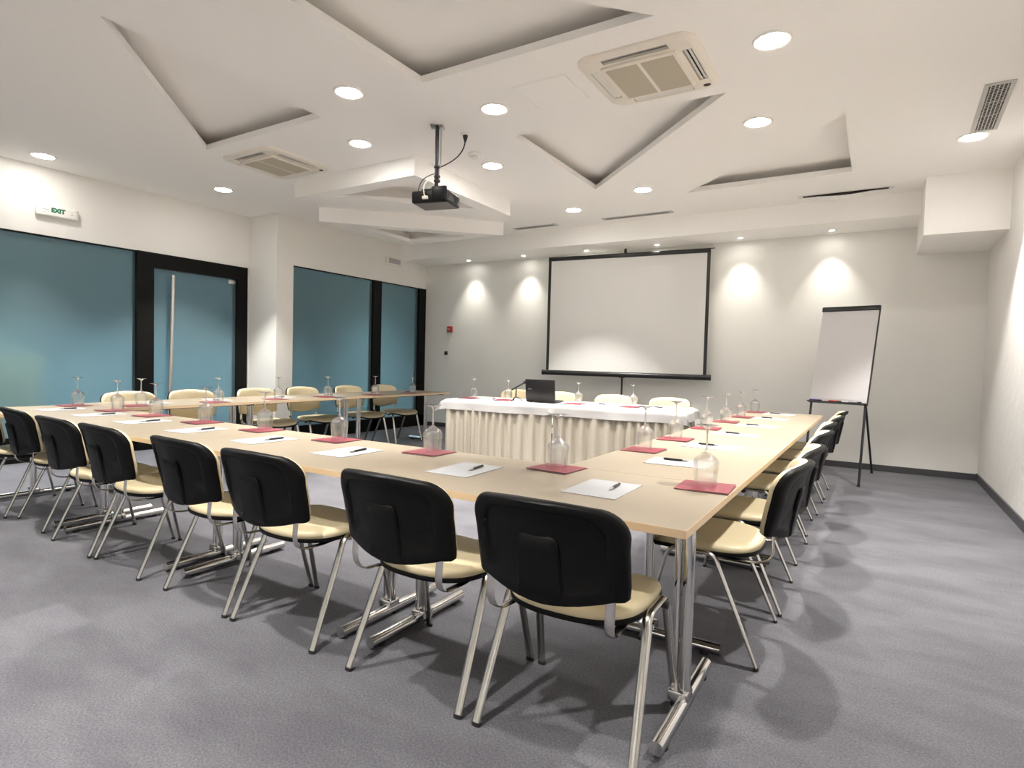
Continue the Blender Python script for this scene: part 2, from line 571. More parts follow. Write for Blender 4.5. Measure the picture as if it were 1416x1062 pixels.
def build_lamps():
    k = Kind(make_downlight())
    for x, y, lab in [
        (-6.84, 0.96, 'round lit downlight above the wall exit sign'),
        (-6.28, 2.55, 'round lit downlight between ceiling cassette and the pier beside the glass door'),
        (-2.97, 1.44, 'round lit downlight between two large triangular ceiling recesses'),
        (-3.67, 2.23, 'round lit downlight in front of the dropped ceiling triangle, beside a small cassette'),
        (-2.17, 2.19, 'round lit downlight between the projector pole and the square access hatch'),
        (-2.92, 3.30, 'round lit downlight just beside the smoke detector'),
        (-2.94, 5.21, 'round lit downlight by the slot vents, the smaller-looking of two over the screen'),
        (-1.86, 4.75, 'round lit downlight between two recess tips, above the screen'),
        (-0.44, 3.39, 'round lit downlight between the big cassette and the three-sided recess by the wall'),
        (-0.165, 2.17, 'largest-looking round lit downlight, alone beside the big ceiling cassette'),
        (1.055, 4.52, 'round lit downlight touching the end of the louvred wall-side grille'),
    ]:
        d = k.put(lab, (x, y, H), group='ceiling downlights')
        if 'exit sign' in lab:
            first_lamp = d
    # unseen downlights, added out of view to brighten floor and ceiling
    for x, y in [(1.05, 1.2), (1.05, -2.2), (-0.9, -1.6), (-3.4, -1.9), (-6.6, -1.6), (-5.4, -0.4), (-4.7, -2.9), (-2.3, -0.75), (-1.0, -3.3), (-6.5, -3.4)]:
        k.put('added round ceiling downlight out of view', (x, y, H), group='ceiling downlights')
    # the lamp by the exit sign is aimed away from the wall beside it
    for ch in first_lamp.children:
        if ch.type == 'LIGHT':
            ch.rotation_euler = (0, math.radians(-18), 0)
    k = Kind(make_wallspot())
    for i, x in enumerate([-5.54, -4.45, -3.35, -2.26, -1.14, -0.08]):
        where = ['closest to the blue glass end of the soffit', 'second from the blue glass end of the soffit', 'above the corner of the screen beside the laptop',
                 'above the screen, nearer the flipchart', 'just past the screen edge, over bare wall', 'over the wall beside the flipchart'][i]
        k.put('tiny lit recessed spot ' + where, (x, 6.53, ZSOF), group='wall washing spots')
    # unseen panel added in the corridor to backlight the frosted glass
    t = thing('added_corridor_light', 'added unseen ceiling panel that backlights the frosted glass', 'ceiling light', (-8.0, 3.2, H - 0.03))
    MB().box((-0.15, -3.4, -0.03), (0.15, 3.2, 0), 0.004).build('added_light_housing', M['white_plastic'], t)
    l = bpy.data.lights.new('added_backlight', 'AREA')
    l.shape = 'RECTANGLE'
    l.size, l.size_y = 0.28, 6.4
    l.energy = 190
    l.spread = math.radians(95)
    l.color = (0.86, 0.95, 1.0)
    o = bpy.data.objects.new('added_backlight', l)
    COL.objects.link(o)
    o.parent = t
    o.location = (0, -0.1, -0.035)

# ------------------------------------------------------------------ chair
def ring_patch(outline, rows, fn, close_end=True):
    """rows of (scale about the centre, depth); fn maps (u, v, depth) to a point"""
    n = len(outline)
    cu = sum(p[0] for p in outline) / n
    cv = sum(p[1] for p in outline) / n
    verts, faces = [], []
    idx = []
    for s, d in rows:
        if s <= 1e-6:
            idx.append([len(verts)])
            verts.append(fn(cu, cv, d))
        else:
            idx.append(list(range(len(verts), len(verts) + n)))
            for u, v in outline:
                verts.append(fn(cu + (u - cu) * s, cv + (v - cv) * s, d))
    for A, B in zip(idx, idx[1:]):
        for k in range(n):
            k2 = (k + 1) % n
            if len(A) == 1:
                faces.append((A[0], B[k], B[k2]))
            elif len(B) == 1:
                faces.append((A[k], A[k2], B[0]))
            else:
                faces.append((A[k], A[k2], B[k2], B[k]))
    return verts, faces

def back_outline(wt=0.257, wb=0.253):
    """outline of the chair back in (across, up): rounded top corners, sagging lower edge with square wings"""
    pts = []
    top, rt = 0.826, 0.085
    def corner(cx, cz, r, a0, a1, n):
        for i in range(n + 1):
            a = math.radians(a0 + (a1 - a0) * i / n)
            pts.append((cx + r * math.cos(a), cz + r * math.sin(a)))
    corner(wt - rt, top - 0.012 - rt, rt, 0, 90, 8)
    for u in (0.13, 0.09, 0.045, 0.0, -0.045, -0.09, -0.13):
        pts.append((u, top - 0.012 * (abs(u) / 0.17) ** 2))
    corner(-(wt - rt), top - 0.012 - rt, rt, 90, 180, 8)
    for z in (0.69, 0.64, 0.58):
        pts.append((-wb, z))
    pts.append((-wb + 0.003, 0.546))
    pts.append((-wb + 0.014, 0.537))
    for u in (-0.205, -0.18, -0.15, -0.115, -0.08, -0.04, 0, 0.04, 0.08, 0.115, 0.15, 0.18, 0.205):
        pts.append((u, 0.500 + 0.036 * (abs(u) / 0.215) ** 1.7))
    pts.append((wb - 0.014, 0.537))
    pts.append((wb - 0.003, 0.546))
    for z in (0.58, 0.64, 0.69):
        pts.append((wb, z))
    return pts
def back_pos(u, z, d):
    """d > 0 is rearwards from the middle sheet of the back, which is hollow towards the sitter"""
    t = (z - 0.505) / 0.32
    if d > 0.004:       # the raised rim fades out along the lower edge
        d = 0.004 + (d - 0.004) * min(1.0, max(0.25, (z - 0.54) / 0.10))
    y = -0.318 - 0.066 * t + 0.008 * math.sin(PI * min(max(t, 0), 1)) + 0.068 * (abs(u) / 0.25) ** 1.8
    return (u, y - d, z)

def make_chair():
    t = thing('conference_chair', 'x', 'chair', group='cream and black conference chairs')
    # seat cushion and pan
    out = []
    for k in range(56):
        a = 2 * PI * k / 56
        c, s = math.cos(a), math.sin(a)
        e = 2 / 3.6 if s > 0 else 2 / 2.7
        out.append((0.238 * math.copysign(abs(c) ** e, c), 0.018 + 0.232 * math.copysign(abs(s) ** e, s)))
    def seat_pos(u, v, d):
        z = 0.462 + d + 0.010 * (u / 0.23) ** 2 - 0.020 * max(0, (v - 0.14) / 0.11) ** 2 + 0.010 * max(0, (-0.09 - v) / 0.14) ** 2
        return (u, v, z)
    v, f = ring_patch(out, [(0, 0), (0.35, 0.0), (0.7, 0.001), (0.86, 0.001), (0.94, -0.004), (0.985, -0.014), (1.0, -0.026), (0.985, -0.036), (0.9, -0.037), (0, -0.037)], seat_pos)
    MB().raw(v, f).build('seat_cushion', M['cream'], t, 60)
    v, f = ring_patch(out, [(0, -0.034), (0.9, -0.034), (1.0, -0.033), (1.012, -0.038), (1.0, -0.050), (0.9, -0.054), (0, -0.054)], seat_pos)
    MB().raw(v, f).build('seat_pan', M['plastic'], t, 60)
    # back shell, its raised rim and centre panel, and the padded front
    o = back_outline()
    v, f = ring_patch(o, [(0, 0.004), (0.5, 0.004), (0.76, 0.004), (0.79, 0.014), (0.84, 0.017), (0.94, 0.017), (0.98, 0.011), (1.0, 0.0), (1.0, -0.012), (0.97, -0.014), (0, -0.014)], back_pos)
    sh = MB().raw(v, f)
    pan = []
    for z, w_ in ((0.508, 0.078), (0.55, 0.074), (0.62, 0.069), (0.685, 0.065), (0.708, 0.061), (0.715, 0.052)):
        pan.append((w_, z))
    panel = pan + [(-w_, z) for w_, z in reversed(pan)]
    v, f = ring_patch(panel, [(0, 0.012), (0.5, 0.012), (0.92, 0.012), (1.0, 0.004)], lambda u, z, d: (lambda p: (p[0], p[1] - (d - 0.004), p[2]))(back_pos(u, z, 0.004)))
    sh.raw([(x, y - 0.001, z) for x, y, z in v], f)
    sh.build('back_shell', M['plastic'], t, 50)
    o2 = [(u * 0.985, 0.67 + (z - 0.67) * 0.985) for u, z in o]
    v, f = ring_patch(o2, [(0, -0.046), (0.4, -0.046), (0.75, -0.045), (0.9, -0.043), (0.965, -0.036), (0.99, -0.026), (1.0, -0.014), (0.98, -0.010), (0, -0.010)], back_pos)
    MB().raw(v, f).build('back_pad', M['cream'], t, 60)
    for s in (-1, 1):
        X, XT = s * 0.268, s * 0.246
        front = [(X, 0.24, 0.012), (XT + s * 0.004, 0.150, 0.385)] + arc((XT, 0.142, 0.400), (XT, 0.130, 0.432), (XT, 0.095, 0.433))[1:]
        rear = [(X, -0.24, 0.012), (XT + s * 0.004, -0.075, 0.385)] + arc((XT, -0.068, 0.400), (XT, -0.056, 0.432), (XT, -0.022, 0.433))[1:]
        for p in (front, rear):
            l = MB().sweep(p, 0.0165, 0.0085, n=14).build('leg', M['satin'], t, 50)
            x, y, z = p[0]
            MB().sweep([(x, y, 0.0), (x - s * 0.001, y * 0.993, 0.013)], 0.0178, 0.0098, n=14).build('foot_cap', M['rubber'], l)
        MB().sweep([(XT, 0.097, 0.433), (XT, 0.04, 0.4335), (XT, -0.024, 0.433)], 0.0165, 0.0085, n=14).build('side_rail', M['satin'], t, 50)
        # flat bar that carries the back
        br = [(s * 0.175, 0.02, 0.412), (s * 0.185, -0.12, 0.409)] + arc((s * 0.190, -0.19, 0.412), (s * 0.198, -0.280, 0.412), (s * 0.201, -0.276, 0.490), 8) + [(s * 0.202, -0.272, 0.545), (s * 0.202, -0.276, 0.60)]
        MB().sweep(br, 0.0155, 0.004, n=10).build('back_bracket', M['satin'], t, 50)
    for y in (0.085, -0.015):
        c = MB().sweep([(-0.246, y, 0.418), (0.246, y, 0.418)], 0.009, ref=(0, 0, 1), n=10)
        c.build('cross_tube', M['satin'], t)
    for s in (-1, 1):
        MB().sweep([(s * 0.246, 0.085, 0.418), (s * 0.272, 0.085, 0.418)], 0.012, ref=(0, 0, 1), n=10).build('link_stub', M['rubber'], t)
    return t

CHAIRS_FRONT = [(-0.380, 0.138, 1.4), (-0.980, 0.136, -1.0), (-1.742, 0.149, 0.1), (-2.328, 0.156, -2.1), (-3.105, 0.170, -3.1),
                (-3.694, 0.184, -2.4), (-4.445, 0.250, -5.4), (-5.08, 0.235, -2.0)]
CHAIRS_FLIP = [(-0.155, 1.08, 90), (-0.150, 1.70, 91), (-0.160, 2.58, 89), (-0.180, 3.32, 91), (-0.160, 4.08, 90), (-0.155, 4.80, 90)]
CHAIRS_GLASS = [(-5.52, 1.28, -91), (-5.52, 1.91, -90), (-5.52, 2.68, -92), (-5.52, 3.36, -89), (-5.52, 4.13, -90), (-5.50, 4.80, -91)]
CHAIRS_HEAD = [(-3.84, 5.16, 183), (-3.17, 5.17, 186), (-2.40, 5.19, 184), (-1.66, 5.20, 186)]
def build_chairs():
    k = Kind(make_chair())
    g = 'chairs along the row facing the skirted table'
    for i, (x, y, a) in enumerate(CHAIRS_FRONT):
        where = 'at the table corner' if i == 0 else f'{ORD[i]} from the table corner'
        k.put(f'black-backed chair in the row facing the skirted table, {where}', (x, y, 0), math.radians(a), g)
    g = 'chairs along the flipchart row'
    for i, (x, y, a) in enumerate(CHAIRS_FLIP):
        where = 'beside the table corner' if i == 0 else f'{ORD[i]} from the table corner' if i < 5 else 'last before the flipchart'
        k.put(f'cream and black chair in the row leading to the flipchart, {where}', (x, y, 0), math.radians(a), g)
    g = 'chairs along the blue glass wall'
    for i, (x, y, a) in enumerate(CHAIRS_GLASS):
        where = ['before the black door post', 'before the glass door', 'before the white pier', 'just past the white pier', 'before the wide blue pane by its black mullion', 'by the end of the tables'][i]
        k.put(f'cream chair along the blue glass wall, {where}', (x, y, 0), math.radians(a), g)
    g = 'chairs behind the skirted table'
    for i, (x, y, a) in enumerate(CHAIRS_HEAD):
        where = ['behind the microphone', 'half hidden by the laptop', 'in front of the screen pole', 'at the end nearer the flipchart'][i]
        k.put(f'cream chair back behind the skirted table, {where}', (x, y, 0), math.radians(a), g)

# ------------------------------------------------------------------ tables
def make_table(L, D=0.75):
    t = thing('folding_table', 'x', 'table')
    top = MB().box((-L / 2 + 0.002, -D / 2 + 0.002, 0.7165), (L / 2 - 0.002, D / 2 - 0.002, 0.74)).build('tabletop', M['beech'], t, 0)
    e = MB()
    for a, b in (((-L / 2, -D / 2), (L / 2, -D / 2 + 0.002)), ((-L / 2, D / 2 - 0.002), (L / 2, D / 2)),
                 ((-L / 2, -D / 2 + 0.002), (-L / 2 + 0.002, D / 2 - 0.002)), ((L / 2 - 0.002, -D / 2 + 0.002), (L / 2, D / 2 - 0.002))):
        e.box((a[0], a[1], 0.7155), (b[0], b[1], 0.7398))
    e.build('edge_band', M['edge'], top, 0)
    fr = MB()
    for y in (-0.16, 0.16):
        fr.box((-L / 2 + 0.06, y - 0.015, 0.692), (L / 2 - 0.06, y + 0.015, 0.7155))
    for x in (-L / 2 + 0.085, L / 2 - 0.085):
        fr.box((x - 0.03, -0.30, 0.698), (x + 0.03, 0.30, 0.7155))
    fr.build('under_frame', M['blackmetal'], t, 0)
    for s in (-1, 1):
        x = s * (L / 2 - 0.085)
        l = MB()
        l.sweep([(x, 0.0, 0.045), (x, 0.0, 0.70)], 0.021, ref=(1, 0, 0), n=14)
        l.sweep([(x - s * 0.036, 0.0, 0.06), (x - s * 0.036, 0.0, 0.70)], 0.0135, ref=(1, 0, 0), n=12)
        l.box((x - 0.022 - (s > 0) * 0.03, -0.035, 0.035), (x + 0.022 + (s < 0) * 0.03, 0.035, 0.075), 0.008)
        l.build('leg', M['chrome'], t)
        ft = MB().sweep([(x, -0.315, 0.032), (x, 0.315, 0.032)], 0.024, ref=(1, 0, 0), n=16).build('foot_bar', M['chrome'], t)
        for q in (-1, 1):
            MB().sweep([(x, q * 0.25, 0.0), (x, q * 0.25, 0.016)], 0.02, ref=(1, 0, 0), n=10).build('foot_pad', M['rubber'], ft)
    return t
HEAD_C, HEAD_A = Vector((-2.597, 4.145)), math.radians(6.0)   # middle of the skirted table's front edge
def head(x, y, z=0.0):
    """skirted-table coordinates: x along its front edge, y from the front edge towards the screen"""
    c, s = math.cos(HEAD_A), math.sin(HEAD_A)
    return (HEAD_C.x + x * c - y * s, HEAD_C.y + x * s + y * c, z)
def build_tables():
    L = 1.383
    k = Kind(make_table(L))
    g = 'tables of the row facing the skirted table'
    for i, a in enumerate(['at the corner with the flipchart row', 'second from the flipchart row', 'third from the flipchart row', 'at the corner by the glass wall']):
        k.put(f'beech folding table facing the skirted one, {a}', (-L / 2 - i * 1.386, 0.3755, 0), 0, g)
    x, g = -0.3755, 'tables of the flipchart row'
    k.put('beech folding table of the flipchart row, adjoining the corner table', (x, 0.754 + L / 2, 0), PI / 2, g)
    k2 = Kind(make_table(1.545))
    k2.put('beech folding table in the middle of the flipchart row', (x, 2.141 + 0.775, 0), PI / 2, g)
    k2.put('beech folding table at the flipchart end of its row', (x, 2.141 + 0.775 + 1.549, 0), PI / 2, g)
    x, g = -5.275, 'tables of the glass wall row'
    k.put('beech folding table of the glass wall row, before the glass door', (x, 0.754 + L / 2, 0), PI / 2, g)
    k2.put('beech folding table in the middle of the glass wall row', (x, 2.141 + 0.775, 0), PI / 2, g)
    k2.put('beech folding table at the free end of the glass wall row', (x + 0.02, 2.141 + 0.775 + 1.549, 0), PI / 2, g)
    g = 'tables under the white cloths'
    k.put('cloth-covered folding table under the microphone', head(-L / 2 - 0.002, 0.3755), HEAD_A, g)
    k.put('cloth-covered folding table at the flipchart end of the skirted pair', head(L / 2 + 0.002, 0.3755), HEAD_A, g)

def cloth_mesh(x0, x1, D, drop, z, seed, seam):
    """tablecloth over the rectangle x0..x1 by 0..D; it hangs at the front, back and outer end, and lies flat over
    its neighbour at the seam end (seam = -1 or 1)"""
    rnd = random.Random(seed)
    ph = [rnd.uniform(0, 6.28) for _ in range(4)]
    a = x0 - (0 if seam < 0 else drop)
    b = x1 + (0 if seam > 0 else drop)
    xs = [a + (b - a) * i / 66 for i in range(67)]
    ys = [-drop + (D + 2 * drop) * i / 42 for i in range(43)]
    # put lines exactly on the table edges
    for arr, vals in ((xs, (x0, x1)), (ys, (0.0, D))):
        for v in vals:
            j = min(range(len(arr)), key=lambda i: abs(arr[i] - v))
            arr[j] = v
    verts, faces = [], []
    for y in ys:
        for x in xs:
            dx = max(x0 - x, x - x1, 0)
            dy = max(-y, y - D, 0)
            sx = -1 if x < x0 else 1
            sy = -1 if y < 0 else 1
            px, py = min(max(x, x0), x1), min(max(y, 0), D)
            e = (px - x0) if seam < 0 else (x1 - px)      # distance from the seam end
            h = max(dx, dy)
            lift = 1.0 - 0.38 * max(0.0, 1 - e / 0.11) ** 1.5
            m = min(dx, dy)
            wave = 0.006 * math.sin(9 * (px + ph[0])) + 0.005 * math.sin(17 * (py + px) + ph[1])
            out = 0.034 * min(1.0, h / 0.02) + h * (0.07 + 0.25 * (1 - lift)) + wave * (h / drop) + (0.005 if seam < 0 else 0.0) * min(1.0, h / 0.02)
            q = 0.55 * m
            X = px + (sx * (out + q) if dx > 0 else 0)
            Y = py + (sy * (out + q) if dy > 0 else 0)
            Z = z - max(0, h - 0.004) * lift * (1 - 0.02 * math.sin(6 * px + ph[2])) - 0.25 * m
            if h == 0:
                Z += 0.0012 * math.sin(11 * px + ph[3]) * math.sin(9 * py + ph[2])
            verts.append((X, Y, Z))
    nx = len(xs)
    for j in range(len(ys) - 1):
        for i in range(nx - 1):
            faces.append((j * nx + i, j * nx + i + 1, (j + 1) * nx + i + 1, (j + 1) * nx + i))
    return MB().raw(verts, faces)

def skirt_mesh(path, pitch, z0, z1, seed):
    """pleated skirt hanging along a polyline"""
    rnd = random.Random(seed)
    pts = [Vector(p) for p in path]
    cols = []
    s = 0.0
    ph = 0.0
    for a, b in zip(pts, pts[1:]):
        d = (b - a)
        l = d.length
        d.normalize()
        n = Vector((d.y, -d.x))
        m = int(l / 0.008)
        for i in range(m + 1):
            q = a + d * (l * i / m)
            ph += (l / m) * 2 * PI / pitch * (1 + 0.25 * math.sin(5.3 * s + seed))
            s += l / m
            cols.append((q, n, ph, min(i, m - i) / m * l))
    rows = [0.0, 0.06, 0.2, 0.45, 0.7, 0.88, 1.0]
    verts, faces = [], []
    for r in rows:
        for q, n, p, e in cols:
            w_ = math.sin(p)
            fold = 0.5 + 0.5 * math.copysign(abs(w_) ** 0.6, w_)
            amp = (0.022 + 0.026 * min(1.0, (1 - r) * 3.0)) * min(1, e / 0.03 + 0.2)
            sway = 0.008 * math.sin(p * 0.37 + 2.0 * r + seed) * (1 - r)
            verts.append((q.x + n.x * (amp * fold + sway), q.y + n.y * (amp * fold + sway), z0 + (z1 - z0) * r))
    nc = len(cols)
    for j in range(len(rows) - 1):
        for i in range(nc - 1):
            faces.append((j * nc + i, j * nc + i + 1, (j + 1) * nc + i + 1, (j + 1) * nc + i))
    return MB().raw(verts, faces)

def build_head_table_dressing():
    def place(o, lab, cat, group):
        o.location = (HEAD_C.x, HEAD_C.y, 0)
        o.rotation_euler = (0, 0, HEAD_A)
        return tag(o, lab, cat, group)
    o = cloth_mesh(-1.395, 0.035, 0.752, 0.125, 0.7440, 3, 1).build('tablecloth', M['cloth'], smooth=60)
    place(o, 'white tablecloth under the laptop and microphone, overlapping its neighbour', 'tablecloth', 'white tablecloths')
    o = cloth_mesh(-0.035, 1.395, 0.752, 0.125, 0.7475, 9, -1).build('tablecloth', M['cloth'], smooth=60)
    place(o, 'white tablecloth on the end of the skirted table nearer the flipchart', 'tablecloth', 'white tablecloths')
    o = skirt_mesh([(-1.392, 0.74), (-1.392, -0.008), (-0.006, -0.008)], 0.112, 0.004, 0.690, 1).build('table_skirt', M['skirt'], smooth=80)
    place(o, 'cream pleated skirt hanging below the cloth with the laptop', 'table skirt', 'cream table skirts')
    o = skirt_mesh([(0.006, -0.008), (1.392, -0.008), (1.392, 0.74)], 0.112, 0.004, 0.690, 2).build('table_skirt', M['skirt'], smooth=80)
    place(o, 'cream pleated skirt on the end nearer the flipchart', 'table skirt', 'cream table skirts')

# ------------------------------------------------------------------ table settings
def make_glass():
    t = thing('wine_glass', 'x', 'glass')
    outer = [(0.0435, 0.0), (0.0455, 0.03), (0.048, 0.06), (0.0500, 0.085), (0.0485, 0.095), (0.040, 0.106), (0.026, 0.117), (0.012, 0.127), (0.0055, 0.134)]
    inner = [(0.003, 0.128), (0.012, 0.122), (0.026, 0.113), (0.040, 0.103), (0.0465, 0.094), (0.0485, 0.085), (0.0466, 0.06), (0.0442, 0.03), (0.0422, 0.0)]
    MB().lathe(outer + inner + [outer[0]], 28).build('bowl', M['glass'], t, 60)
    MB().lathe([(0.0, 0.131), (0.0055, 0.134), (0.0040, 0.15), (0.0038, 0.19), (0.0042, 0.212), (0.006, 0.221), (0.0, 0.224)], 14).build('stem', M['glass_solid'], t, 60)
    MB().lathe([(0.0, 0.212), (0.006, 0.216), (0.012, 0.224), (0.028, 0.2305), (0.042, 0.233), (0.0425, 0.2345), (0.040, 0.235), (0.0, 0.235)], 28).build('foot', M['glass_foot'], t, 60)
    return t
def make_folder():
    t = thing('card_folder', 'x', 'folder')
    MB().box((-0.10, -0.10, 0.0), (0.10, 0.10, 0.0012), 0.0004, 1).build('back_cover', M['red'], t, 0)
    MB().box((-0.098, -0.098, 0.0012), (0.098, 0.097, 0.0028)).build('insert_sheet', M['paper'], t, 0)
    # the front cover springs open a little along one edge
    b = MB()
    n = 8
    vs, fs = [], []
    for i in range(n + 1):
        y = -0.10 + 0.20 * i / n
        z = 0.0030 + 0.0035 * (1 - i / n) ** 1.5
        for dz in (0, 0.0011):
            vs += [(-0.10, y, z + dz), (0.10, y, z + dz)]
    for i in range(n):
        a, c = i * 4, i * 4 + 4
        fs += [(a, a + 1, c + 1, c), (a + 2, c + 2, c + 3, a + 3), (a, c, c + 2, a + 2), (a + 1, a + 3, c + 3, c + 1)]
    fs += [(0, 2, 3, 1), (n * 4, n * 4 + 1, n * 4 + 3, n * 4 + 2)]
    b.raw(vs, fs).build('front_cover', M['red'], t, 0)
    return t
def make_sheet():
    return MB().box((-0.105, -0.1485, 0), (0.105, 0.1485, 0.0022)).build('notepaper', M['paper'], smooth=0)
def make_pen():
    """lies along Y, tip towards -Y"""
    t = thing('ballpoint_pen', 'x', 'pen')
    R = Matrix.Translation((0, 0, 0.0056)) @ Matrix.Rotation(-PI / 2, 4, 'X')
    MB().lathe([(0, -0.028), (0.0052, -0.028), (0.0056, 0.0), (0.0054, 0.055), (0.0046, 0.066), (0, 0.068)], 14, R).build('barrel', M['laptop'], t)
    MB().lathe([(0, -0.071), (0.0010, -0.070), (0.0016, -0.062), (0.0042, -0.048), (0.0052, -0.028)], 14, R).build('tip', M['silver'], t)
    MB().box((-0.0012, 0.020, 0.011), (0.0012, 0.064, 0.0125), 0.0003, 1).build('clip', M['silver'], t)
    return t
Z0 = 0.7405
FRONT_SHEETS = [(-0.42, 0.385), (-1.055, 0.37), (-1.79, 0.385), (-2.45, 0.385), (-3.12, 0.39), (-3.80, 0.41), (-4.46, 0.43), (-5.08, 0.43)]
FRONT_FOLDERS = [(-0.75, 0.645), (-1.47, 0.63), (-2.15, 0.635), (-2.83, 0.64), (-3.48, 0.64), (-4.13, 0.645), (-4.72, 0.65), (-5.38, 0.64)]
FLIP_SHEETS = [(-0.355, 1.18), (-0.365, 1.89), (-0.37, 2.66), (-0.36, 3.42), (-0.375, 4.27), (-0.39, 4.93)]
FLIP_FOLDERS = [(-0.105, 0.66), (-0.637, 1.48), (-0.637, 2.09), (-0.64, 2.92), (-0.64, 3.62), (-0.63, 4.25), (-0.63, 5.02)]
GLASS_SHEETS = [(-5.32, 1.27), (-5.34, 1.90), (-5.34, 2.68), (-5.34, 3.37), (-5.34, 4.13), (-5.32, 4.78)]
GLASS_FOLDERS = [(-5.05, 0.98), (-5.05, 1.70), (-5.07, 2.40), (-5.07, 3.08), (-5.07, 3.86), (-5.05, 4.56)]
HEAD_SETS = [-1.22, -0.74, 0.16, 0.80]
def build_settings():
    sheet, folder, glass, pen = Kind(make_sheet()), Kind(make_folder()), Kind(make_glass()), Kind(make_pen())
    sheet.proto['category'] = 'paper'
    rnd = random.Random(5)
    def put_sheet(x, y, z, rz, who, pdx, pdy, prz):
        sheet.put('white sheet of notepaper ' + who, (x, y, z), rz, 'sheets of notepaper')
        c, s = math.cos(rz), math.sin(rz)
        pen.put('black pen on notepaper ' + who, (x + pdx * c - pdy * s, y + pdx * s + pdy * c, z + 0.0022), rz + prz, 'black pens')
    def put_folder(x, y, z, rz, who, gx=0.0, gy=0.0, with_glass=True):
        folder.put('square red card folder ' + who, (x, y, z), rz, 'red folders')
        if with_glass:
            glass.put('upturned wine glass on red folder ' + who, (x + gx, y + gy, z + 0.0078), rnd.uniform(0, 6), 'upturned wine glasses')
    n = lambda i, last: 'beside the table corner' if i == 0 else f'{ORD[i]} from the table corner'
    for i, (x, y) in enumerate(FRONT_SHEETS):
        put_sheet(x, y, Z0, math.radians(rnd.uniform(-3, 3)), f'facing the skirted table, {n(i, 7)}', 0.035, 0.03, math.radians(rnd.uniform(-3, 6)))
    for i, (x, y) in enumerate(FRONT_FOLDERS):
        put_folder(x, y, Z0, math.radians(rnd.uniform(-3, 3)), f'facing the skirted table, {n(i, 7)}', rnd.uniform(-.015, .0), 0.03)
    for i, (x, y) in enumerate(FLIP_SHEETS):
        put_sheet(x, y, Z0, math.radians(90 + rnd.uniform(-5, 4)), f'in the flipchart row, {n(i, 5)}', 0.04, 0.02, math.radians(rnd.uniform(-4, 4)))
    for i, (x, y) in enumerate(FLIP_FOLDERS):
        w_ = 'alone at the outer corner of the tables' if i == 0 else f'in the flipchart row, {ORD[i - 1]} from the inner table corner'
        put_folder(x, y, Z0, math.radians(90 + rnd.uniform(-4, 4)), w_, -0.01, 0.04)
    marks = ['by the door post', 'before the glass door', 'before the white pier', 'past the white pier', 'before the black mullion', 'at the free end']
    for i, (x, y) in enumerate(GLASS_SHEETS):
        put_sheet(x, y, Z0, math.radians(-90 + rnd.uniform(-4, 4)), f'in the glass wall row, {marks[i]}', 0.03, 0.03, math.radians(rnd.uniform(-4, 4)))
    for i, (x, y) in enumerate(GLASS_FOLDERS):
        put_folder(x, y, Z0, math.radians(-90 + rnd.uniform(-4, 4)), f'in the glass wall row, {marks[i]}', 0.0, 0.04)
    marks = ['at the glass wall end', 'behind the microphone', 'beside the laptop', 'before the screen pole']
    for i, x in enumerate(HEAD_SETS):
        z = 0.7505 if x > 0 else 0.7475
        p = head(x, 0.25, z)
        put_folder(p[0], p[1], p[2], HEAD_A + math.radians(180 + rnd.uniform(-4, 4)), f'on the skirted table, {marks[i]}', 0.0, 0.10)
        if i == 1:
            continue
        p = head(x + 0.30, 0.42, z)
        put_sheet(p[0], p[1], p[2], HEAD_A + PI, f'on the skirted table, {marks[i]}', 0.03, 0.03, math.radians(rnd.uniform(30, 70)))

